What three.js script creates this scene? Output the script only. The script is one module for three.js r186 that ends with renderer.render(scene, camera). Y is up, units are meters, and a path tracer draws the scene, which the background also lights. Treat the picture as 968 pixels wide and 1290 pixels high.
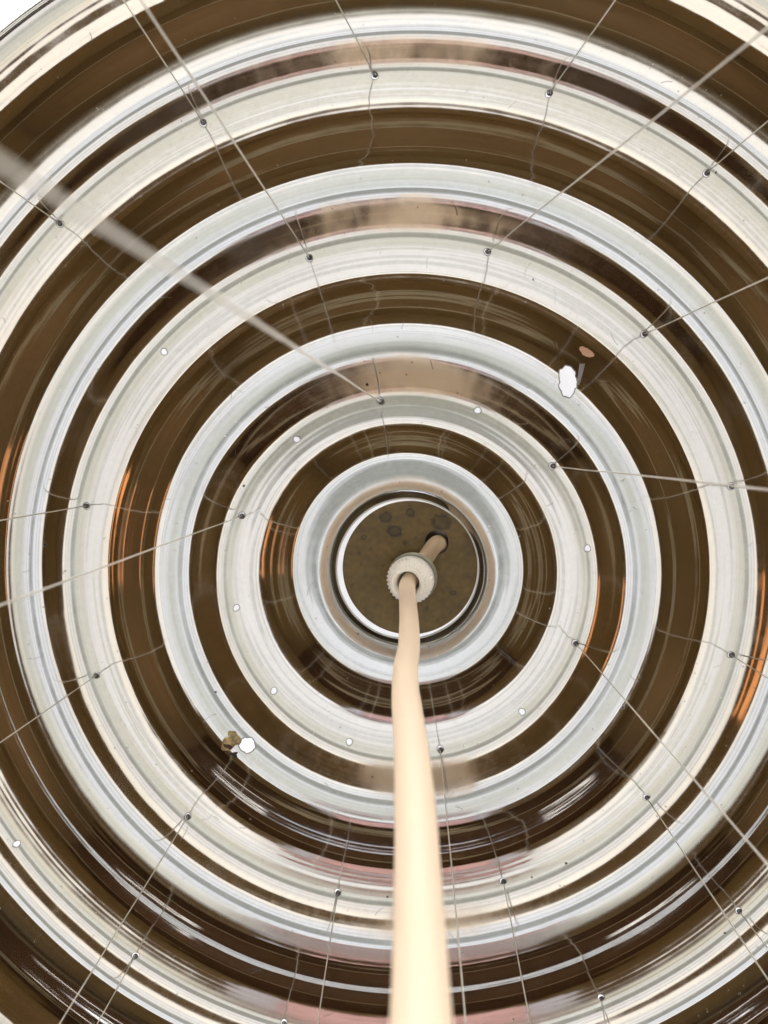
import * as THREE from 'three';
import { mergeGeometries } from 'three/addons/utils/BufferGeometryUtils.js';
import { RectAreaLightUniformsLib } from 'three/addons/lights/RectAreaLightUniformsLib.js';
import { ImprovedNoise } from 'three/addons/math/ImprovedNoise.js';
RectAreaLightUniformsLib.init();

// ------------------------------------------------------------------ camera, exposure, added lamps
const Y0 = 2.0;                                   // height of the upper folds of the plate above the floor
const scene = new THREE.Scene();
scene.background = new THREE.Color(0, 0, 0);
const camera = new THREE.PerspectiveCamera(69.43, 768 / 1024, 0.004, 50);
camera.position.set(-0.00147, Y0 - 0.372, 0.06354);
camera.up.set(-0.00198, 0.07708, 0.99702);
camera.lookAt(camera.position.x - 0.02562, camera.position.y + 0.99669, camera.position.z - 0.07711);
camera.focus = 0.372;
camera.userData.fStop = 17;
scene.add(camera);
const renderer = new THREE.WebGLRenderer({ antialias: true });
renderer.toneMapping = THREE.LinearToneMapping;
renderer.toneMappingExposure = 1.1;
renderer.shadowMap.enabled = true;

const CEIL = Y0 + 0.32, ROOM = 2.5;
// [x, y, z, width, depth, faces down?, radiance, colour]
const ADDED_LAMPS = [  // unseen lights added: panels for the room, coves to whiten the ceiling
  { p: [1.6, CEIL - 0.02, 1.5], s: [0.9, 0.9], dir: -1, I: 12, c: 0xfff6ea, l: 'square white panel added to light the room towards the upper right of the plate' },
  { p: [-1.6, CEIL - 0.02, 1.5], s: [0.9, 0.9], dir: -1, I: 12, c: 0xfff6ea, l: 'square white panel added to light the room towards the upper left of the plate' },
  { p: [1.6, CEIL - 0.02, -1.5], s: [0.9, 0.9], dir: -1, I: 12, c: 0xfff9f2, l: 'square white panel added to light the room towards the lower right of the plate' },
  { p: [-1.6, CEIL - 0.02, -1.5], s: [0.9, 0.9], dir: -1, I: 12, c: 0xfff9f2, l: 'square white panel added to light the room towards the lower left of the plate' },
  { p: [0, Y0 + 0.03, 2.3], s: [3.0, 0.25], dir: 1, I: 75, c: 0xf6f8ff, l: 'long added panel washing the ceiling from the wall above the top of the plate' },
  { p: [0, Y0 + 0.03, -2.3], s: [3.0, 0.25], dir: 1, I: 75, c: 0xf6f8ff, l: 'long added panel washing the ceiling from the wall below the bottom of the plate' },
];

// ------------------------------------------------------------------ helpers
let seed = 12345;
const rnd = () => { seed = (seed * 1664525 + 1013904223) >>> 0; return seed / 4294967296; };
const noise = new ImprovedNoise();
const used = {};
function numbered(n) { const k = used[n] = (used[n] ?? -1) + 1; return k ? `${n}_${String(k).padStart(3, '0')}` : n; }
function mesh(name, geo, mat, parent) {
  const m = new THREE.Mesh(geo, mat); m.name = parent === scene ? numbered(name) : name;
  m.castShadow = m.receiveShadow = true; parent.add(m); return m;
}
function tag(o, label, category, group) { Object.assign(o.userData, { label, category }); if (group) o.userData.group = group; return o; }
function thing(name, label, category, pos = [0, 0, 0], group) {
  const g = new THREE.Group(); g.name = numbered(name); g.position.set(...pos); scene.add(g); return tag(g, label, category, group);
}
function structure(name, geo, mat, label) { const m = mesh(name, geo, mat, scene); m.userData.kind = 'structure'; m.userData.label = label; return m; }
const std = (r, g, b, rough, metal = 0, extra = {}) => new THREE.MeshStandardMaterial({ color: new THREE.Color().setRGB(r, g, b), roughness: rough, metalness: metal, ...extra });
function tex(n, fn, srgb = true) {
  const d = new Uint8Array(n * n * 4);
  for (let y = 0; y < n; y++) for (let x = 0; x < n; x++) { const c = fn(x / n, y / n, x, y), o = (y * n + x) * 4; d[o] = c[0]; d[o + 1] = c[1]; d[o + 2] = c[2]; d[o + 3] = 255; }
  const t = new THREE.DataTexture(d, n, n); t.wrapS = t.wrapT = THREE.RepeatWrapping; t.magFilter = THREE.LinearFilter; t.minFilter = THREE.LinearMipmapLinearFilter; t.generateMipmaps = true;
  if (srgb) t.colorSpace = THREE.SRGBColorSpace; t.needsUpdate = true; return t;
}
const clamp = (v, a = 0, b = 255) => Math.min(b, Math.max(a, v));
const sstep = (a, b, x) => { const t = clamp((x - a) / (b - a), 0, 1); return t * t * (3 - 2 * t); };

// ------------------------------------------------------------------ the room that the metal mirrors
function woodTex(n, base, seedZ, amt = 0.3) {
  return tex(n, (u, v) => {
    const g = noise.noise(u * 6, v * 60, seedZ) * 0.5 + noise.noise(u * 18, v * 220, seedZ + 3) * 0.3 + noise.noise(u * 2.2, v * 3, seedZ + 8) * 0.5;
    const k = 1 + g * amt; return base.map((b) => clamp(b * k));
  });
}
const matte = (c, ...k) => new THREE.MeshPhysicalMaterial({ map: woodTex(512, c, ...k), roughness: 1, specularIntensity: 0.1 });   // dull unvarnished wood
const ceilingMat = std(0.86, 0.87, 0.88, 0.9);
structure('ceiling', new THREE.BoxGeometry(2 * ROOM + 0.2, 0.1, 2 * ROOM + 0.2).translate(0, CEIL + 0.05, 0), ceilingMat, 'plain white ceiling seen past the rim of the plate and through its holes');
structure('floor', new THREE.BoxGeometry(2 * ROOM + 0.2, 0.1, 2 * ROOM + 0.2).translate(0, -0.05, 0), matte([68, 51, 27], 1.3, 0.08), 'brown wooden floor mirrored in the dark bands of the plate');
const wallMat = matte([80, 60, 35], 7.7);
const panelMat = matte([80, 60, 33], 4.4, 0.08);
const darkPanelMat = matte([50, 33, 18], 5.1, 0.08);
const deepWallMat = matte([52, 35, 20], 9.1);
const railMat = std(0.15, 0.115, 0.06, 0.9);
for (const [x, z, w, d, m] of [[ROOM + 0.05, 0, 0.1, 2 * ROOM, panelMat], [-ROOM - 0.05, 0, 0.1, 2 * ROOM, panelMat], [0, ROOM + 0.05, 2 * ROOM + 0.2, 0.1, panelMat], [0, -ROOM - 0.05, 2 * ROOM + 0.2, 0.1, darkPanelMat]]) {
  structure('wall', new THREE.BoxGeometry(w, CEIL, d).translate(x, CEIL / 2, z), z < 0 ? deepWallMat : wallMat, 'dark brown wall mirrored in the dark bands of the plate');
  const strip = (name, y0, y1, t, mat, label) => structure(name, new THREE.BoxGeometry(x ? t : 2 * ROOM - 2 * t, y1 - y0, z ? t : 2 * ROOM - 0.002).translate(x - Math.sign(x) * (0.05 + t / 2 - 0.002), (y0 + y1) / 2, z - Math.sign(z) * (0.05 + t / 2 - 0.002)), mat, label);
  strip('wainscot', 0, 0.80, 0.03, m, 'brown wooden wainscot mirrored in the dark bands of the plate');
  strip('added_rail', 0.80, 0.90, 0.045, railMat, 'pale olive rail added along the wall to mirror as a thin light streak');  // rail added for the light streak it mirrors in the plate
}

for (const [x, z, n] of [[0, ROOM - 0.01, 'top'], [-ROOM + 0.01, 0, 'left'], [ROOM - 0.01, 0, 'right']]) {  // unseen light strips added to brighten the cord and its grip
  const y = Y0 - 0.03, t = thing('added_wall_strip', `long light strip added on the wall beyond the ${n} of the photo, level with the plate`, 'lamp', [x, y, z]);
  t.rotation.y = x ? -Math.sign(x) * Math.PI / 2 : Math.PI;
  mesh('housing', new THREE.BoxGeometry(3.24, 0.08, 0.02).translate(0, 0, 0), std(0.75, 0.75, 0.75, 0.5), t);
  mesh('diffuser', new THREE.BoxGeometry(3.2, 0.05, 0.008).translate(0, 0, 0.014), new THREE.MeshStandardMaterial({ color: 0xffffff, emissive: 0xfff4e4, emissiveIntensity: 1.0, roughness: 0.6 }), t);
  const a = new THREE.RectAreaLight(0xfff4e4, 36, 3.2, 0.05), k = 1 - 0.03 / ROOM; a.position.set(x * k, y, z * k); scene.add(a); a.lookAt(0, y, 0);
}
for (const L of ADDED_LAMPS) {
  const up = L.dir > 0;
  const t = thing(up ? 'added_cove_panel' : 'added_ceiling_panel', L.l, 'lamp', L.p);
  mesh('housing', new THREE.BoxGeometry(L.s[0] + 0.04, 0.03, L.s[1] + 0.04).translate(0, up ? -0.02 : 0.004, 0), std(0.75, 0.75, 0.75, 0.5), t);
  const glow = new THREE.MeshStandardMaterial({ color: 0xffffff, emissive: L.c, emissiveIntensity: 1.2, roughness: 0.6 });
  mesh('diffuser', new THREE.BoxGeometry(L.s[0], 0.008, L.s[1]).translate(0, up ? 0.0 : -0.016, 0), glow, t);
  const a = new THREE.RectAreaLight(L.c, L.I, L.s[0], L.s[1]);
  a.position.set(L.p[0], L.p[1] + (up ? 0.008 : -0.024), L.p[2]); scene.add(a);
  a.lookAt(L.p[0] + 1e-4, L.p[1] + L.dir * 10, L.p[2]);
}
{
  const t = thing('round_table', 'low round table under a pale cloth mirrored in the light bands of the plate', 'table', [0, 0, 0]);
  const R = 1.42, H = 0.5;
  const prof = [[0.0001, H], [R * 0.5, H], [R - 0.01, H], [R, H - 0.006], [R + 0.004, H - 0.03], [R + 0.012, H - 0.25], [R + 0.008, H - 0.25], [R - 0.004, H - 0.03], [R - 0.02, H - 0.012], [0.0001, H - 0.012]].map(([a, b]) => new THREE.Vector2(a, b));
  mesh('tablecloth', new THREE.LatheGeometry(prof, 96), std(0.47, 0.482, 0.488, 0.9), t);
  for (const [r0, r1, c] of [[0.62, 0.74, [0.36, 0.375, 0.375]], [0.98, 1.08, [0.36, 0.365, 0.34]], [1.16, 1.39, [0.58, 0.56, 0.51]]])  // paler and darker rings added to grade the mirrored light bands
    mesh('tone_ring', new THREE.LatheGeometry([[r0, H], [r0 + 0.004, H + 0.002], [r1 - 0.004, H + 0.002], [r1, H], [r0, H]].map((q) => new THREE.Vector2(...q)), 128), std(...c, 0.95), t);
  for (let i = 0; i < 4; i++) { const a = Math.PI / 4 + i * Math.PI / 2; mesh('leg', new THREE.CylinderGeometry(0.022, 0.016, H - 0.02, 16).translate(Math.cos(a) * 0.8, (H - 0.02) / 2, Math.sin(a) * 0.8), std(0.2, 0.12, 0.05, 0.5), t); }
}

{
  const t = thing('shade_disc', 'added grey discs standing in for shade, mirrored as the grey streak along each light band', 'shade_disc', [0, 0.5015, 0.05]);  // added grey puts in the shaded spot below camera and person
  const lathe = (q) => new THREE.LatheGeometry(q.map((w) => new THREE.Vector2(...w)), 96);
  mesh('mat', lathe([[0.0001, 0.004], [0.38, 0.004], [0.39, 0.002], [0.392, 0], [0.0001, 0]]), std(0.29, 0.297, 0.293, 0.95), t);
  mesh('shade_dish', lathe([[0.0001, 0.008], [0.23, 0.008], [0.255, 0.016], [0.275, 0.026], [0.28, 0.024], [0.26, 0.010], [0.24, 0.005], [0.0001, 0.005]]), std(0.165, 0.17, 0.155, 0.9), t);
}
// added unseen for their streaks in the metal: pink folds, orange boards, bright slits
{
  const t = thing('pink_stand_in', 'pink and grey folds standing in for a person, mirrored rosy above and below the socket', 'person_stand_in', [0, 0.502, -1.27]);  // added folds stand in for the person below the plate
  const fold = (w, h, d, y, z, m) => { const sh = new THREE.Shape(), r = h / 2; sh.absarc(-d / 2 + r, 0, r, Math.PI / 2, Math.PI * 1.5); sh.absarc(d / 2 - r, 0, r, -Math.PI / 2, Math.PI / 2); const g = new THREE.ExtrudeGeometry(sh, { depth: w, bevelEnabled: true, bevelSize: 0.01, bevelThickness: 0.01, bevelSegments: 3, curveSegments: 12 }); g.translate(0, 0, -w / 2).rotateY(Math.PI / 2).translate(0, y, z); mesh('fold', g, m, t); };
  const pink = std(0.22, 0.125, 0.11, 0.95), grey = std(0.20, 0.185, 0.185, 0.95);
  fold(0.72, 0.08, 0.36, 0.045, 0, pink); fold(0.86, 0.06, 0.30, 0.125, -0.03, grey); fold(0.6, 0.07, 0.22, 0.195, -0.06, pink);
}
{
  const om = new THREE.MeshStandardMaterial({ map: woodTex(256, [205, 140, 86], 2.9), roughness: 0.45 });  // orange boards added, drawn out long to mirror as copper arcs
  const t = thing('added_shelf', 'long orange wooden wall shelf added to mirror as slim copper arcs left of the socket', 'shelf', [-ROOM + 0.16, 1.06, 0.0]);
  mesh('board', new THREE.BoxGeometry(0.24, 0.09, 0.85), om, t);
  for (const s of [-1, 1]) mesh('bracket', new THREE.CylinderGeometry(0.008, 0.008, 0.2, 10).rotateZ(0.9).translate(-0.02, -0.10, s * 0.3), std(0.2, 0.19, 0.18, 0.5, 0.8), t);
  const st = thing('added_bench', 'long low orange wooden bar added to mirror as slim copper arcs right of the socket', 'added_bench', [-1.86, 0, -0.05]);
  mesh('seat', new THREE.BoxGeometry(0.20, 0.05, 0.8).translate(0, 0.42, 0), om, st);
  for (const [x, z] of [[-1, -1], [-1, 1], [1, -1], [1, 1]]) mesh('leg', new THREE.CylinderGeometry(0.016, 0.013, 0.4, 12).translate(x * 0.075, 0.2, z * 0.36), om, st);
}
for (const s of [-1, 1]) {
  const X = s * 1.6, Y = 1.55, t = thing('window', `low wide bright slit added high in the dark wall towards the bottom ${s < 0 ? 'left' : 'right'} of the photo`, 'window', [X, Y, -ROOM + 0.01]);  // added slit, stretched wide and thin to mirror as bright lines
  for (const [w, h, x, y] of [[0.76, 0.02, 0, 0.02], [0.76, 0.02, 0, -0.02], [0.02, 0.02, -0.37, 0], [0.02, 0.02, 0.37, 0]]) mesh('frame_bar', new THREE.BoxGeometry(w, h, 0.05).translate(x, y, 0.02), std(0.5, 0.48, 0.45, 0.5), t);
  mesh('pane', new THREE.BoxGeometry(0.716, 0.019, 0.01).translate(0, 0, 0.008), new THREE.MeshStandardMaterial({ color: 0xffffff, emissive: 0xfff6ea, emissiveIntensity: 1.6, roughness: 0.3 }), t);
  const a = new THREE.RectAreaLight(0xfff6ea, 1.2, 0.7, 0.016); a.position.set(X, Y, -ROOM + 0.03); scene.add(a); a.lookAt(X, Y, 0);
}

// ------------------------------------------------------------------ the rippled chrome plate
const P = 0.0779, V0 = 0.0908, R_IN = 0.0360, R_OUT = 0.331;
const ripples = []; for (let i = 0; i < 26; i++) { const wl = 0.0022 + 0.011 * rnd() ** 1.5; ripples.push([2 * Math.PI / wl, rnd() * 6.283, (0.003 + 0.005 * rnd()) * wl / 6.283]); }
// one ripple: flat lands joined by steep flanks (slope ~ sin^3), tabulated
const TAB = 400, RINGS = [[0.305, 0.92, 0.52], [0.28, 0.93, 0.46], [0.21, 0.80, 0.43]];   // per ripple: crest, end of the outward-facing flank, its slope
const mean = (p) => { let m = 0; for (let i = 0; i < 200; i++) m += Math.sin(Math.PI * (i + 0.5) / 200) ** p / 200; return m; };
const profs = RINGS.map(([crest, land, sOut]) => {       // inward-facing flank first (short, steep), then the outward-facing one, then a flat land
  const q = new Float64Array(TAB + 1), pIn = 1.2, pOut = 2.1, sIn = sOut * mean(pOut) * (land - crest) / (mean(pIn) * crest);
  for (let i = 1; i <= TAB; i++) { const u = (i - 0.5) / TAB; q[i] = q[i - 1] + (u < crest ? -sIn * Math.sin(Math.PI * u / crest) ** pIn : u > land ? 0 : sOut * Math.sin(Math.PI * (u - crest) / (land - crest)) ** pOut) * P / TAB; }
  return q;
});
const ripple = (u) => {
  if (u >= 3) return 0;
  const prof = profs[Math.floor(u)], f = (u - Math.floor(u)) * TAB, i = Math.min(TAB - 1, Math.floor(f)), t = f - i, t2 = t * t, t3 = t2 * t;
  const m = (k) => (prof[k + 1 > TAB ? 1 : k + 1] - prof[k < 1 ? TAB - 1 : k - 1]) / 2;
  return prof[i] * (2 * t3 - 3 * t2 + 1) + prof[i + 1] * (3 * t2 - 2 * t3) + m(i) * (t3 - 2 * t2 + t) + m(i + 1) * (t3 - t2);
};
// the raised middle, from the opening outwards: [radius, height] in millimetres
const MID_PTS = [[33.5, 3.7], [34.6, 1.9], [35.6, -0.1], [36.8, -2.6], [38.6, -5.6], [41, -8.1], [44.5, -9.5], [49, -9.9], [53.5, -9.8], [57, -9.3], [60, -8.1], [64, -6.0], [68, -3.9], [72, -2.0], [75.5, -0.75], [79, -0.15], [84, 0], [90.8, 0], [95, 0]];
const offCentre = (r) => sstep(0.094, 0.058, r);   // the pressed middle sits a few millimetres off the axis of the ripples
const point = (r, a) => [r * Math.cos(a) + 0.0008 * offCentre(r), height(r, a), r * Math.sin(a) + 0.0058 * offCentre(r)];
function middle(r) {
  const x = r * 1000, n = MID_PTS.length; let i = 0; while (i < n - 2 && x > MID_PTS[i + 1][0]) i++;
  const sl = (k) => { const a = MID_PTS[Math.max(0, k - 1)], b = MID_PTS[Math.min(n - 1, k + 1)]; return (b[1] - a[1]) / (b[0] - a[0]); };
  const [x0, y0] = MID_PTS[i], [x1, y1] = MID_PTS[i + 1], h = x1 - x0, t = (x - x0) / h, t2 = t * t, t3 = t2 * t;
  return (y0 * (2 * t3 - 3 * t2 + 1) + y1 * (3 * t2 - 2 * t3) + sl(i) * h * (t3 - 2 * t2 + t) + sl(i + 1) * h * (t3 - t2)) / 1000;
}
function height(r, a) {                            // metres below(-)/above the upper folds
  const ca = Math.cos(a), sa = Math.sin(a);
  const rr = r + 0.0006 * noise.noise(ca * 1.1 + 5, sa * 1.1, r * 8) + 0.00035 * Math.sin(2 * a + 1);
  let y = rr < V0 ? middle(rr) : ripple((rr - V0) / P) * (1 + 0.04 * noise.noise(ca * 1.5, sa * 1.5 + 9, r * 12));
  y -= 0.0022 * sstep(0.322, 0.333, rr);
  for (const [k, p, m] of ripples) y += m * Math.sin(k * rr + p);
  y += 0.00010 * noise.noise(ca * r * 40, sa * r * 40, 3.3) + 0.000015 * noise.noise(ca * r * 140, sa * r * 140, 8.1);
  return y;
}
const T = 0.0008;
// hole list: centre (r, angle in degrees), outline radius as a function of local angle
const WIRED = [];   // [radius mm, degrees, lean x, lean z, label]
const IN = 'thin inner-ring wire', MID = 'thin middle-ring wire', OUT = 'thin outer-ring wire';
const W = (r, a, lx, lz, l) => WIRED.push([r / 1000, a * Math.PI / 180, lx, lz, l]);
W(90.9, 98.0, -0.026, -0.036, `${IN} directly above the socket, sweeping up to the left edge`);
W(89.4, 158.6, -0.001, 0.002, `${IN} left of the socket, running down to the left edge`);
W(90.1, -78.4, -0.013, -0.002, `${IN} below the socket, close along the right of the cream cord`);
W(92.0, -20.3, -0.006, -0.006, `${IN} at lower right of the socket, running towards the bottom right corner`);
W(93.3, 38.4, -0.001, -0.007, `${IN} at upper right of the socket, running level to the right edge`);
W(167.3, 106.6, -0.034, -0.020, `${MID} at eleven o'clock, running up to the top edge`);
W(167.5, 76.3, 0.110, -0.094, `${MID} at one o'clock, the longest, running up to the top right corner`);
W(169.5, 46.4, 0.006, -0.012, `${MID} at two o'clock, rising to the right edge`);
W(167.2, 167.0, 0.000, -0.002, `${MID} at nine o'clock, nearly level to the left edge`);
W(168.1, -162.5, -0.005, 0.006, `${MID} at eight o'clock, slanting down to the left edge`);
W(169.7, -132.2, -0.008, 0.005, `${MID} at seven o'clock, slanting down to the bottom left`);
W(169.9, -102.0, -0.004, 0.001, `${MID} left of the cream cord, running down to the bottom edge`);
W(166.8, -72.1, -0.022, -0.005, `${MID} right of the cream cord, running down to the bottom edge`);
W(167.7, -42.1, -0.014, -0.010, `${MID} at four o'clock, slanting down to the bottom right`);
W(168.9, -12.8, -0.005, -0.009, `${MID} at the right edge, the lower of the two short ones`);
W(168.6, 16.5, 0.000, 0.005, `${MID} at the right edge, the upper of the two short ones`);
W(246.0, 113.8, -0.015, -0.010, `${OUT} at upper left, beside the long wire that crosses the top edge`);
W(246.8, 93.6, -0.207, -0.031, `${OUT} at the top centre, leaning left`);
W(246.5, 73.9, 0.110, -0.051, `${OUT} right of the top centre, leaning right`);
W(246.0, 54.0, 0.018, -0.019, `${OUT} near the right edge at upper right`);
W(247.0, 134.0, 0.008, 0.012, `${OUT} near the left edge at upper left`);
W(248.8, -125.3, -0.015, 0.008, `${OUT} at lower left, a short one running to the bottom edge`);
W(245.1, -65.0, -0.124, -0.045, `${OUT} at the bottom, right of the cream cord, very short`);
W(245.0, -44.9, 0.013, 0.010, `${OUT} at the bottom right corner`);
W(248.1, -105.1, -0.029, 0.006, `${OUT} at the bottom edge, left of the cream cord`);
const holes = [];
const round = (rad, j = 0.06) => { const s = rnd() * 9; return (t) => rad * (1 + j * Math.sin(2 * t + s) + j * 0.7 * Math.sin(3 * t + 2 * s)); };
for (const [r, a] of WIRED) holes.push({ r, a, f: round(0.00175) });
for (const [r, a] of [[92.7, 67.4], [89.9, 127.7], [88.1, -170.1], [89.6, -139.4], [89.8, -108.9], [90.7, -48.7], [92.8, 10.3], [167, 136.5], [249.6, -145.4]])
  holes.push({ r: r / 1000, a: a * Math.PI / 180, f: round(0.00165) });
// the two torn mounting holes; local axes: u outward, v along the ring
const jag = (t, s) => 0.05 * Math.sin(5 * t + s) + 0.035 * Math.sin(9 * t + 2 * s) + 0.03 * Math.sin(14 * t + 3 * s);
const BIG = { r: 0.1256, a: 51.9 * Math.PI / 180, f: (t) => { const w = t + 51.9 * Math.PI / 180; const e = 1 / Math.hypot(Math.cos(w) / 0.0046, Math.sin(w) / 0.0078); return e * (1 + jag(t, 1) * 0.9) * (1 - 0.13 * Math.exp(-(((w - 3.2) / 0.35) ** 2))); } };
const SMALL = { r: 0.1143, a: -134.1 * Math.PI / 180, f: (t) => 0.0041 * (1 + jag(t, 4) * 0.8) };
holes.push(BIG, SMALL);

const NA = 720, rs = [];
for (let r = R_IN; r < R_OUT; r += 0.00075) rs.push(r); rs.push(R_OUT);
const NR = rs.length, da = 2 * Math.PI / NA;
const pos = [], nor = [], uvs = [], idx = [];
function vert(r, a) {
  const e = 0.00018, p = point(r, a), [r1, r0, t1, t0] = [point(r + e, a), point(r - e, a), point(r, a + e / r), point(r, a - e / r)];
  const u = r1.map((v, k) => v - r0[k]), w = t1.map((v, k) => v - t0[k]);
  const n = [u[1] * w[2] - u[2] * w[1], u[2] * w[0] - u[0] * w[2], u[0] * w[1] - u[1] * w[0]], l = Math.hypot(...n) * (n[1] > 0 ? -1 : 1);
  pos.push(...p); nor.push(n[0] / l, n[1] / l, n[2] / l); uvs.push(p[0] / 0.7 + 0.5, p[2] / 0.7 + 0.5); return pos.length / 3 - 1;
}
for (let i = 0; i < NR; i++) for (let j = 0; j < NA; j++) vert(rs[i], j * da);
const gid = (i, j) => i * NA + ((j % NA) + NA) % NA;
const skip = new Uint8Array(NR * NA);
const tri = (a, b, c) => idx.push(a, b, c);
const walls = [];
for (const h of holes) {
  const m = Math.max(...Array.from({ length: 64 }, (_, k) => h.f(k * Math.PI / 32))) * 1.7 + 0.0008;
  const i0 = Math.max(0, Math.floor((h.r - m - R_IN) / 0.00075)), i1 = Math.min(NR - 1, Math.ceil((h.r + m - R_IN) / 0.00075));
  const ja = Math.floor((h.a - m / h.r) / da), jb = Math.ceil((h.a + m / h.r) / da);
  for (let i = i0; i < i1; i++) for (let j = ja; j < jb; j++) skip[gid(i, j)] = 1;
  const loop = [];
  for (let i = i0; i < i1; i++) loop.push([i, ja]);
  for (let j = ja; j < jb; j++) loop.push([i1, j]);
  for (let i = i1; i > i0; i--) loop.push([i, jb]);
  for (let j = jb; j > ja; j--) loop.push([i0, j]);
  const K = 5; let prev = loop.map(([i, j]) => gid(i, j));
  const out = loop.map(([i, j]) => [rs[i] - h.r, (j * da - h.a) * h.r]);
  for (let k = 1; k <= K; k++) {
    const cur = out.map(([u, v]) => { const t = Math.atan2(v, u), R = Math.hypot(u, v), q = h.f(t), w = k / K, d = R * (1 - w) + q * w; return vert(h.r + Math.cos(t) * d, h.a + Math.sin(t) * d / h.r); });
    for (let n = 0; n < cur.length; n++) { const n2 = (n + 1) % cur.length; tri(prev[n], prev[n2], cur[n2]); tri(prev[n], cur[n2], cur[n]); }
    prev = cur;
  }
  walls.push(prev);
}
for (let i = 0; i < NR - 1; i++) for (let j = 0; j < NA; j++) if (!skip[gid(i, j)]) { const a = gid(i, j), b = gid(i + 1, j), c = gid(i + 1, j + 1), d = gid(i, j + 1); tri(a, b, c); tri(a, c, d); }
function sheetGeometry() {
  const n = pos.length / 3, p = new Float32Array(n * 6), q = new Float32Array(n * 6), u = new Float32Array(n * 4);
  for (let i = 0; i < n; i++) {
    for (let k = 0; k < 3; k++) { p[i * 3 + k] = pos[i * 3 + k]; q[i * 3 + k] = nor[i * 3 + k]; p[(n + i) * 3 + k] = pos[i * 3 + k] + (k === 1 ? T : 0); q[(n + i) * 3 + k] = -nor[i * 3 + k]; }
    u[i * 2] = u[(n + i) * 2] = uvs[i * 2]; u[i * 2 + 1] = u[(n + i) * 2 + 1] = uvs[i * 2 + 1];
  }
  const f = idx.slice(); for (let i = 0; i < idx.length; i += 3) f.push(n + idx[i], n + idx[i + 2], n + idx[i + 1]);
  const g = new THREE.BufferGeometry();
  g.setAttribute('position', new THREE.BufferAttribute(p, 3)); g.setAttribute('normal', new THREE.BufferAttribute(q, 3)); g.setAttribute('uv', new THREE.BufferAttribute(u, 2)); g.setIndex(f);
  return g;
}
function wallGeometry(loops) {
  const p = [], f = [];
  for (const L of loops) { const o = p.length / 3, n = L.length; for (const v of L) { p.push(pos[v * 3], pos[v * 3 + 1], pos[v * 3 + 2], pos[v * 3], pos[v * 3 + 1] + T, pos[v * 3 + 2]); } for (let k = 0; k < n; k++) { const a = o + 2 * k, b = o + 2 * ((k + 1) % n); f.push(a, b, b + 1, a, b + 1, a + 1); } }
  const g = new THREE.BufferGeometry(); g.setAttribute('position', new THREE.Float32BufferAttribute(p, 3)); g.setAttribute('uv', new THREE.Float32BufferAttribute(new Float32Array(p.length / 3 * 2), 2)); g.setIndex(f); g.computeVertexNormals(); return g;
}
// dust, pits and tiny scratches on the plating
const N = 2048, dust = new Uint8Array(N * N * 4), rough = new Uint8Array(N * N * 4);
{
  for (let y = 0; y < N; y++) for (let x = 0; x < N; x++) {
    const u = x / N - 0.5, v = y / N - 0.5, o = (y * N + x) * 4;
    const c = noise.noise(u * 9, v * 9, 1.5), f = noise.noise(u * 300, v * 300, 4.5), R = Math.hypot(u, v), ring = noise.noise(R * 900, Math.atan2(v, u) * 1.2, 2.2);
    const g = rnd() * 10 - 5;
    const rm = R * 0.7, ph = ((rm - V0) / P + 4) % 1, dc = ph - 0.36, dv = ph > 0.7 ? ph - 1 : ph, inner = rm < 0.076, low = inner || Math.abs(dc) < Math.abs(dv) ? 1 : 0, land = inner ? (rm - 0.0525) / 0.12 : low ? dc + 0.03 : dv;
    const greyStreak = Math.exp(-((land / 0.045) ** 2)) * (0.85 + 0.3 * noise.noise(R * 500, Math.atan2(v, u) * 0.7, 6.2)) * (inner ? 0.45 : 1);  // grey streak mirrored from below, partly put into the plating colour
    const b = 209 + c * 4 + f * 4 + ring * 4 + g * 0.8 - 22 * greyStreak, cool = low ? 1 : -1;
    dust[o] = clamp(b - 2 * cool); dust[o + 1] = clamp(b - 0.5); dust[o + 2] = clamp(b - 1 + 3 * cool - 9 * greyStreak); dust[o + 3] = 255;
    const q = 22 + c * 4 + ring * 4 + f * 4 + g * 0.6 + 34 * greyStreak; rough[o] = rough[o + 2] = 0; rough[o + 1] = clamp(q, 6); rough[o + 3] = 255;
  }
  const dot = (cx, cy, r, k, rr) => { for (let y = Math.floor(cy - r - 1); y <= cy + r + 1; y++) for (let x = Math.floor(cx - r - 1); x <= cx + r + 1; x++) { if (x < 0 || y < 0 || x >= N || y >= N) continue; const w = clamp(r + 0.5 - Math.hypot(x - cx, y - cy), 0, 1), o = (y * N + x) * 4; for (let c = 0; c < 3; c++) dust[o + c] *= 1 - w * k; rough[o + 1] = clamp(rough[o + 1] + w * rr); } };
  for (let i = 0; i < 4200; i++) dot(rnd() * N, rnd() * N, 0.35 + 0.8 * rnd() ** 2, 0.06 + 0.3 * rnd() ** 2, 50);
  for (let i = 0; i < 70; i++) dot(rnd() * N, rnd() * N, 0.8 + rnd() * 1.0, 0.4 + 0.45 * rnd(), 160);
  for (let i = 0; i < 200; i++) { let x = rnd() * N, y = rnd() * N, a = rnd() * 6.28; const L = 6 + rnd() * 22, b = (rnd() - 0.5) * 0.12, k = 0.06 + 0.2 * rnd(); for (let s = 0; s < L; s++) { dot(x, y, 0.5, k, 40); x += Math.cos(a); y += Math.sin(a); a += b; } }
}
const dtex = (d, srgb) => { const t = new THREE.DataTexture(d, N, N); t.magFilter = THREE.LinearFilter; t.minFilter = THREE.LinearMipmapLinearFilter; t.generateMipmaps = true; if (srgb) t.colorSpace = THREE.SRGBColorSpace; t.needsUpdate = true; return t; };
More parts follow.
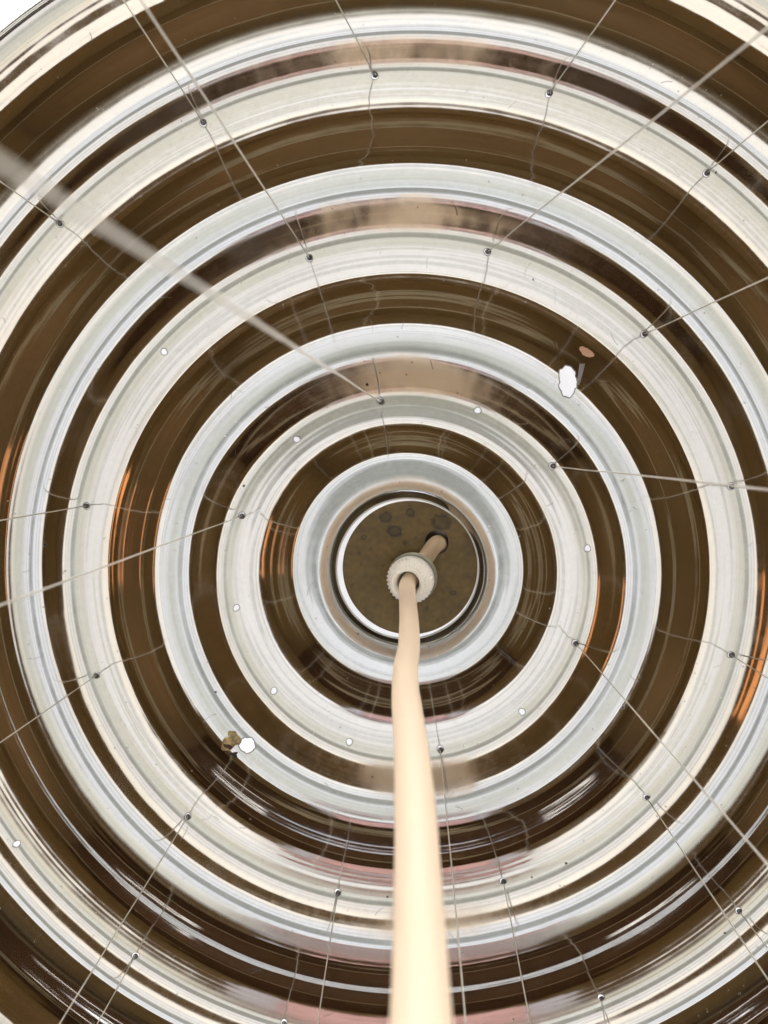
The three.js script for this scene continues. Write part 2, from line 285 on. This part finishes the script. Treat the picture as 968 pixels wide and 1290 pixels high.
const chrome = new THREE.MeshStandardMaterial({ color: 0xffffff, map: dtex(dust, true), metalness: 1, roughness: 1, roughnessMap: dtex(rough, false) });
const edgeMetal = std(0.55, 0.54, 0.5, 0.35, 1), edgeDark = std(0.22, 0.21, 0.2, 0.5, 1);

const plate = thing('ceiling_plate', 'large round chrome plate pressed into concentric ripples, filling the picture around the socket', 'ceiling plate', [0, Y0, 0]);
mesh('rippled_sheet', sheetGeometry(), chrome, plate);
walls.forEach((w, k) => {
  const big = k >= walls.length - 2, pts = w.filter((_, i) => i % (big ? 2 : 1) === 0).map((v) => new THREE.Vector3(pos[v * 3], pos[v * 3 + 1] + 0.0001, pos[v * 3 + 2]));
  const burr = new THREE.TubeGeometry(new THREE.CatmullRomCurve3(pts, true), big ? 90 : 28, big ? 0.0003 : 0.0002, 6, true);
  mesh('hole_edge', mergeGeometries([wallGeometry([w]), burr]), edgeDark, plate);
});
{
  const inner = []; for (let j = 0; j < NA; j++) inner.push(gid(0, j));
  // rolled bead round the middle opening and along the outer edge
  const bead = (R, tube, mat, name, dy, seg) => {
    const pts = []; for (let k = 0; k < 240; k++) { const a = k / 240 * 2 * Math.PI; const q = point(R, a); pts.push(new THREE.Vector3(q[0], q[1] + dy, q[2])); }
    const g = new THREE.TubeGeometry(new THREE.CatmullRomCurve3(pts, true), 480, tube, 10, true); return mesh(name, g, mat, plate);
  };
  bead(R_IN + 0.0001, 0.0006, edgeMetal, 'opening_rim', T / 2, 1);
  bead(R_OUT, 0.0016, chrome, 'outer_rim', 0, 1);
}

// damage: peeled plating beside the small hole, a torn flap beside the large one, a bare copper patch
function patch(name, cx, cz, outline, lift, mat, rot = 0) {
  const M = 40, K = 4, p = [], f = [], uv = [];
  for (let layer = 0; layer < 2; layer++) for (let k = 0; k <= K; k++) for (let i = 0; i < M; i++) {
    const t = i / M * 2 * Math.PI, d = outline(t) * k / K, x = cx + Math.cos(t + rot) * d, z = cz + Math.sin(t + rot) * d;
    p.push(x, height(Math.hypot(x, z), Math.atan2(z, x)) - (layer ? -0.00005 : lift * (1 - 0.5 * (k / K) ** 4) * (0.7 + 0.6 * noise.noise(x * 900, z * 900, 4))), z); uv.push(x * 30, z * 30);
  }
  const id = (l, k, i) => (l * (K + 1) + k) * M + i % M;
  for (let k = 0; k < K; k++) for (let i = 0; i < M; i++) f.push(id(0, k, i), id(0, k + 1, i), id(0, k + 1, i + 1), id(0, k, i), id(0, k + 1, i + 1), id(0, k, i + 1));
  for (let i = 0; i < M; i++) f.push(id(0, K, i), id(1, K, i), id(1, K, i + 1), id(0, K, i), id(1, K, i + 1), id(0, K, i + 1));
  const g = new THREE.BufferGeometry(); g.setAttribute('position', new THREE.Float32BufferAttribute(p, 3)); g.setAttribute('uv', new THREE.Float32BufferAttribute(uv, 2)); g.setIndex(f); g.computeVertexNormals();
  return mesh(name, g, mat, plate);
}
const blob = (r, j, s) => (t) => r * (1 + j * (Math.sin(2 * t + s) * 0.5 + Math.sin(3 * t + 2 * s) * 0.5 + Math.sin(5 * t + 3 * s) * 0.35 + Math.sin(8 * t + s * 5) * 0.2));
const ell = (a, b, j, s) => (t) => 1 / Math.hypot(Math.cos(t) / a, Math.sin(t) / b) * blob(1, j, s)(t);
{
  const hx = SMALL.r * Math.cos(SMALL.a), hz = SMALL.r * Math.sin(SMALL.a);
  const peeled = new THREE.MeshStandardMaterial({ roughness: 0.6, metalness: 0.2, map: tex(128, (u, v) => { const k = 1 + 0.5 * noise.noise(u * 8, v * 8, 1) + 0.3 * noise.noise(u * 22, v * 22, 4); return [clamp(150 * k), clamp(132 * k), clamp(92 * k)]; }) });
  const pm = patch('peeled_plating', hx - 0.0086, hz + 0.0012, ell(0.0052, 0.0034, 0.22, 1.2), 0.00025, peeled, 0.5); pm.userData.label = 'olive brown peeled plating beside the small hole';
  patch('peeled_plating', hx - 0.0072, hz + 0.0052, blob(0.0024, 0.2, 3), 0.0002, peeled);
  patch('rust_flake', hx - 0.0096, hz - 0.0008, ell(0.0022, 0.0013, 0.25, 2), 0.0005, std(0.06, 0.018, 0.008, 0.5), -0.2).userData.label = 'dark red rust flake';
  patch('rust_flake', hx - 0.0066, hz - 0.0050, ell(0.0023, 0.0012, 0.5, 5), 0.0005, std(0.015, 0.012, 0.01, 0.6), -0.5).userData.label = 'black rust flake';
  patch('rust_flake', hx - 0.0086, hz - 0.0077, blob(0.0008, 0.3, 1), 0.0003, std(0.12, 0.09, 0.05, 0.6));
  const bx = BIG.r * Math.cos(BIG.a), bz = BIG.r * Math.sin(BIG.a), by = height(BIG.r, BIG.a);
  const flap = new THREE.BoxGeometry(0.0022, 0.0004, 0.0100, 3, 1, 12), q = flap.attributes.position;
  for (let i = 0; i < q.count; i++) { const t = q.getZ(i) / 0.0100 + 0.5, x = q.getX(i) * (0.55 + 0.5 * t), z = q.getZ(i); q.setXYZ(i, bx + 0.0046 + 0.0017 * t + x, by + q.getY(i) - 0.0010 - 0.0012 * Math.sin(t * 2.4) - x * 0.5, bz + 0.0030 + z); }
  flap.computeVertexNormals(); mesh('torn_flap', flap, std(0.22, 0.21, 0.21, 0.45, 0.8), plate).userData.label = 'grey strip of metal torn from the edge of the large hole';
  const ca = 52.2 * Math.PI / 180, cr = 0.1437;
  patch('copper_patch', cr * Math.cos(ca), cr * Math.sin(ca), ell(0.0020, 0.0043, 0.12, 2.4), 0.00012, std(0.78, 0.50, 0.34, 0.42, 0.35), ca + 0.1).userData.label = 'bare salmon copper spot where the chrome has worn off';
}

// ------------------------------------------------------------------ mounting disc, cord grip, cord
{
  const R = 0.0347, hx = 0.0139, hz = 0.0137, hr = 0.0064;
  const sh = new THREE.Shape(); sh.absarc(0, 0, R, 0, 2 * Math.PI, false);
  const ho = new THREE.Path(); ho.absarc(hx, hz, hr, 0, 2 * Math.PI, true); sh.holes.push(ho);
  const g = new THREE.ExtrudeGeometry(sh, { depth: 0.0014, bevelEnabled: true, bevelSize: 0.0003, bevelThickness: 0.0003, bevelSegments: 2, curveSegments: 96 });
  g.rotateX(Math.PI / 2).scale(1, 1, 1);          // shape y -> z, extrusion -> -y
  const p = g.attributes.position, uv = g.attributes.uv; for (let i = 0; i < p.count; i++) uv.setXY(i, p.getX(i) / 0.08 + 0.5, p.getZ(i) / 0.08 + 0.5);
  const spots = [[-0.1, 0.24, 0.045], [0.2, 0.3, 0.06], [-0.16, 0.33, 0.04], [0.28, -0.16, 0.022], [-0.3, 0.2, 0.02], [0.0, 0.36, 0.03]];
  const map = tex(512, (u, v) => {
    const x = u - 0.5, y = v - 0.5; let k = 1 + 0.14 * noise.noise(u * 7, v * 7, 2) + 0.16 * noise.noise(u * 26, v * 26, 5) + 0.08 * noise.noise(u * 90, v * 90, 6);
    const q = noise.noise(u * 14, v * 14, 11); if (q > 0.48) k *= 1 - 1.4 * (q - 0.48);
    for (const [sx, sy, sr] of spots) { const d = Math.hypot(x - sx, (y - sy) * 1.2) / sr + 0.35 * noise.noise(u * 40, v * 40, 3); k *= 1 - 0.26 * sstep(0.3, 0.08, Math.abs(d - 0.9)) - 0.2 * sstep(1, 0.7, d); }
    return [clamp(92 * k), clamp(73 * k), clamp(34 * k)];
  });
  const t = thing('mounting_disc', 'flat brown stained disc closing the middle opening behind the socket', 'mounting disc', [0.0022, Y0 + 0.0100, 0.0049]);
  mesh('plate', g, new THREE.MeshStandardMaterial({ map, roughness: 0.65, metalness: 0.1 }), t);
  const sl = new THREE.TubeGeometry(new THREE.CatmullRomCurve3([new THREE.Vector3(hx, -0.0004, hz), new THREE.Vector3(hx + 0.0007, 0.003, hz - 0.0010), new THREE.Vector3(hx + 0.0062, 0.016, hz - 0.0086)]), 24, hr + 0.0003, 40, false);
  mesh('bore_sleeve', sl, std(0.10, 0.055, 0.015, 0.35, 0.7), t);
}
{
  // ribbed plastic collar, its axis along the line from lower to upper ring
  const a = new THREE.Vector3(0.0011, -0.0140, 0.0010), b = new THREE.Vector3(0.0037, -0.0015, 0.0022);
  const dir = b.clone().sub(a).normalize(), L = 0.0125;
  const t = thing('cord_grip', 'ivory ribbed plastic grip ring clamped round the cord at the middle of the plate', 'cord grip', [a.x, Y0 + a.y, a.z]);
  t.scale.setScalar(1.03); t.quaternion.setFromUnitVectors(new THREE.Vector3(0, 1, 0), dir);
  const ivory = std(0.92, 0.90, 0.83, 0.38), shade = std(0.24, 0.22, 0.15, 0.45);
  const lp = (q) => q.map((w) => new THREE.Vector2(...w));
  mesh('collar', new THREE.LatheGeometry(lp([[0.0053, 0.0085], [0.0053, 0.0010], [0.0056, -0.0004], [0.0062, -0.0012], [0.0069, -0.0014], [0.0076, -0.0010], [0.0083, 0.0], [0.0094, 0.0014], [0.0104, 0.0030], [0.0111, 0.0048], [0.0113, 0.0066], [0.0113, 0.0085], [0.0053, 0.0085]]), 96), ivory, t);
  const ribs = [], NRB = 34, UP = new THREE.Vector3(0, 1, 0);
  for (let i = 0; i < NRB; i++) {
    const f0 = i / NRB * 2 * Math.PI, f1 = f0 + 0.2, p0 = new THREE.Vector3(0.0081 * Math.cos(f0), 0.0, 0.0081 * Math.sin(f0)), p1 = new THREE.Vector3(0.0109 * Math.cos(f1), 0.0043, 0.0109 * Math.sin(f1)), d = p1.clone().sub(p0);
    const g = new THREE.CapsuleGeometry(0.00068, d.length(), 3, 8); g.applyQuaternion(new THREE.Quaternion().setFromUnitVectors(UP, d.normalize())); g.translate((p0.x + p1.x) / 2, (p0.y + p1.y) / 2, (p0.z + p1.z) / 2); ribs.push(g);
  }
  const rb = mesh('grip_ribs', mergeGeometries(ribs), ivory, t); rb.userData.kind = 'stuff';
  mesh('upper_ring', new THREE.LatheGeometry(lp([[0.0050, 0.0084], [0.0116, 0.0084], [0.0121, 0.0092], [0.0121, 0.0128], [0.0116, 0.0134], [0.0050, 0.0134], [0.0050, 0.0084]]), 72), shade, t);  // same ivory plastic as the collar, with shade put into its colour
}
{
  const mm = (x, z, y) => new THREE.Vector3(x / 1000, y / 1000, z / 1000);
  const path = new THREE.CatmullRomCurve3([
mm(3.4, 2.2, -5), mm(1.9, 1.8, -10), mm(0.9, 0.2, -14.5), mm(0.7, -2.2, -24), mm(0.9, -4.0, -42), mm(1.1, -4.8, -68), mm(1.0, -5.0, -96), mm(0.7, -5.0, -114), mm(-0.5, -4.8, -140), mm(-0.6, -4.4, -165), mm(0.6, -3.3, -211), mm(1.1, -5.6, -241), mm(1.2, -9.0, -259), mm(1, -8.2, -284), mm(0.8, -8.2, -296), mm(1, -8.2, -330), mm(1.5, -8, -400), mm(2, -8, -520)], false, 'centripetal');
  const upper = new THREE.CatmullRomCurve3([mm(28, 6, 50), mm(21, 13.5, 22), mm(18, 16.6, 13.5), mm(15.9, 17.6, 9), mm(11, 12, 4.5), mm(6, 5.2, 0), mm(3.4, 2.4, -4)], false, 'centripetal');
  const tb = mesh('shaded_cord_end', new THREE.TubeGeometry(upper, 120, 0.0043, 20, false), std(0.36, 0.255, 0.15, 0.6), scene); tb.position.y = Y0;  // upper end of the cream cord, coloured brown to stand for shade
  tag(tb, 'upper end of the cord, shade put into its brown, slanting into the disc hole', 'tube');
  const g = new THREE.TubeGeometry(path, 420, 0.0040, 20, false);
  const p = g.attributes.position, q = g.attributes.normal;
  for (let i = 0; i < p.count; i++) { const k = 0.00012 * noise.noise(p.getX(i) * 300, p.getY(i) * 70, p.getZ(i) * 300); p.setXYZ(i, p.getX(i) + q.getX(i) * k, p.getY(i) + q.getY(i) * k, p.getZ(i) + q.getZ(i) * k); }
  const m = mesh('power_cord', g, std(0.81, 0.665, 0.505, 0.5), scene); m.position.y = Y0;
  tag(m, 'thick cream plastic cord hanging from the grip ring straight down past the camera', 'cord');
}

// ------------------------------------------------------------------ hanging wires
const wireMat = new THREE.MeshPhysicalMaterial({ color: new THREE.Color().setRGB(0.55, 0.53, 0.47), roughness: 0.9, transmission: 0.4, thickness: 0 }), knotMat = std(0.10, 0.09, 0.08, 0.35, 0.6);
WIRED.forEach(([r, a, lx, lz, label], n) => {
  const x = r * Math.cos(a), z = r * Math.sin(a), y = height(r, a);
  const t = thing('hanging_wire', label, 'wire', [x, Y0 + y, z], 'wires hanging from the holes of the plate');
  const LEN = 0.40 + 0.03 * rnd(), pts = [new THREE.Vector3(0, 0.001, 0)];
  for (let k = 1; k <= 8; k++) { const d = LEN * (k / 8) ** 1.3; pts.push(new THREE.Vector3(lx * d + (rnd() - 0.5) * 0.0003, -d, lz * d + (rnd() - 0.5) * 0.0003)); }
  mesh('strand', new THREE.TubeGeometry(new THREE.CatmullRomCurve3(pts), 48, 0.00026, 6, false), wireMat, t);
  const k = mergeGeometries([new THREE.TorusGeometry(0.0012, 0.00045, 8, 16).rotateX(Math.PI / 2 + 0.5 * (rnd() - 0.5)).translate(0.0002, -0.0004, 0), new THREE.IcosahedronGeometry(0.00085, 1).translate(0.0004, 0.0002, -0.0002), new THREE.TorusGeometry(0.0008, 0.0003, 6, 12).rotateY(rnd() * 3).translate(0, -0.0009, 0)].map((g) => { const q = g.index ? g.toNonIndexed() : g; return q; }));
  k.scale(0.85, 0.85, 0.85);
  mesh('knot', k, knotMat, t);
});

renderer.render(scene, camera);
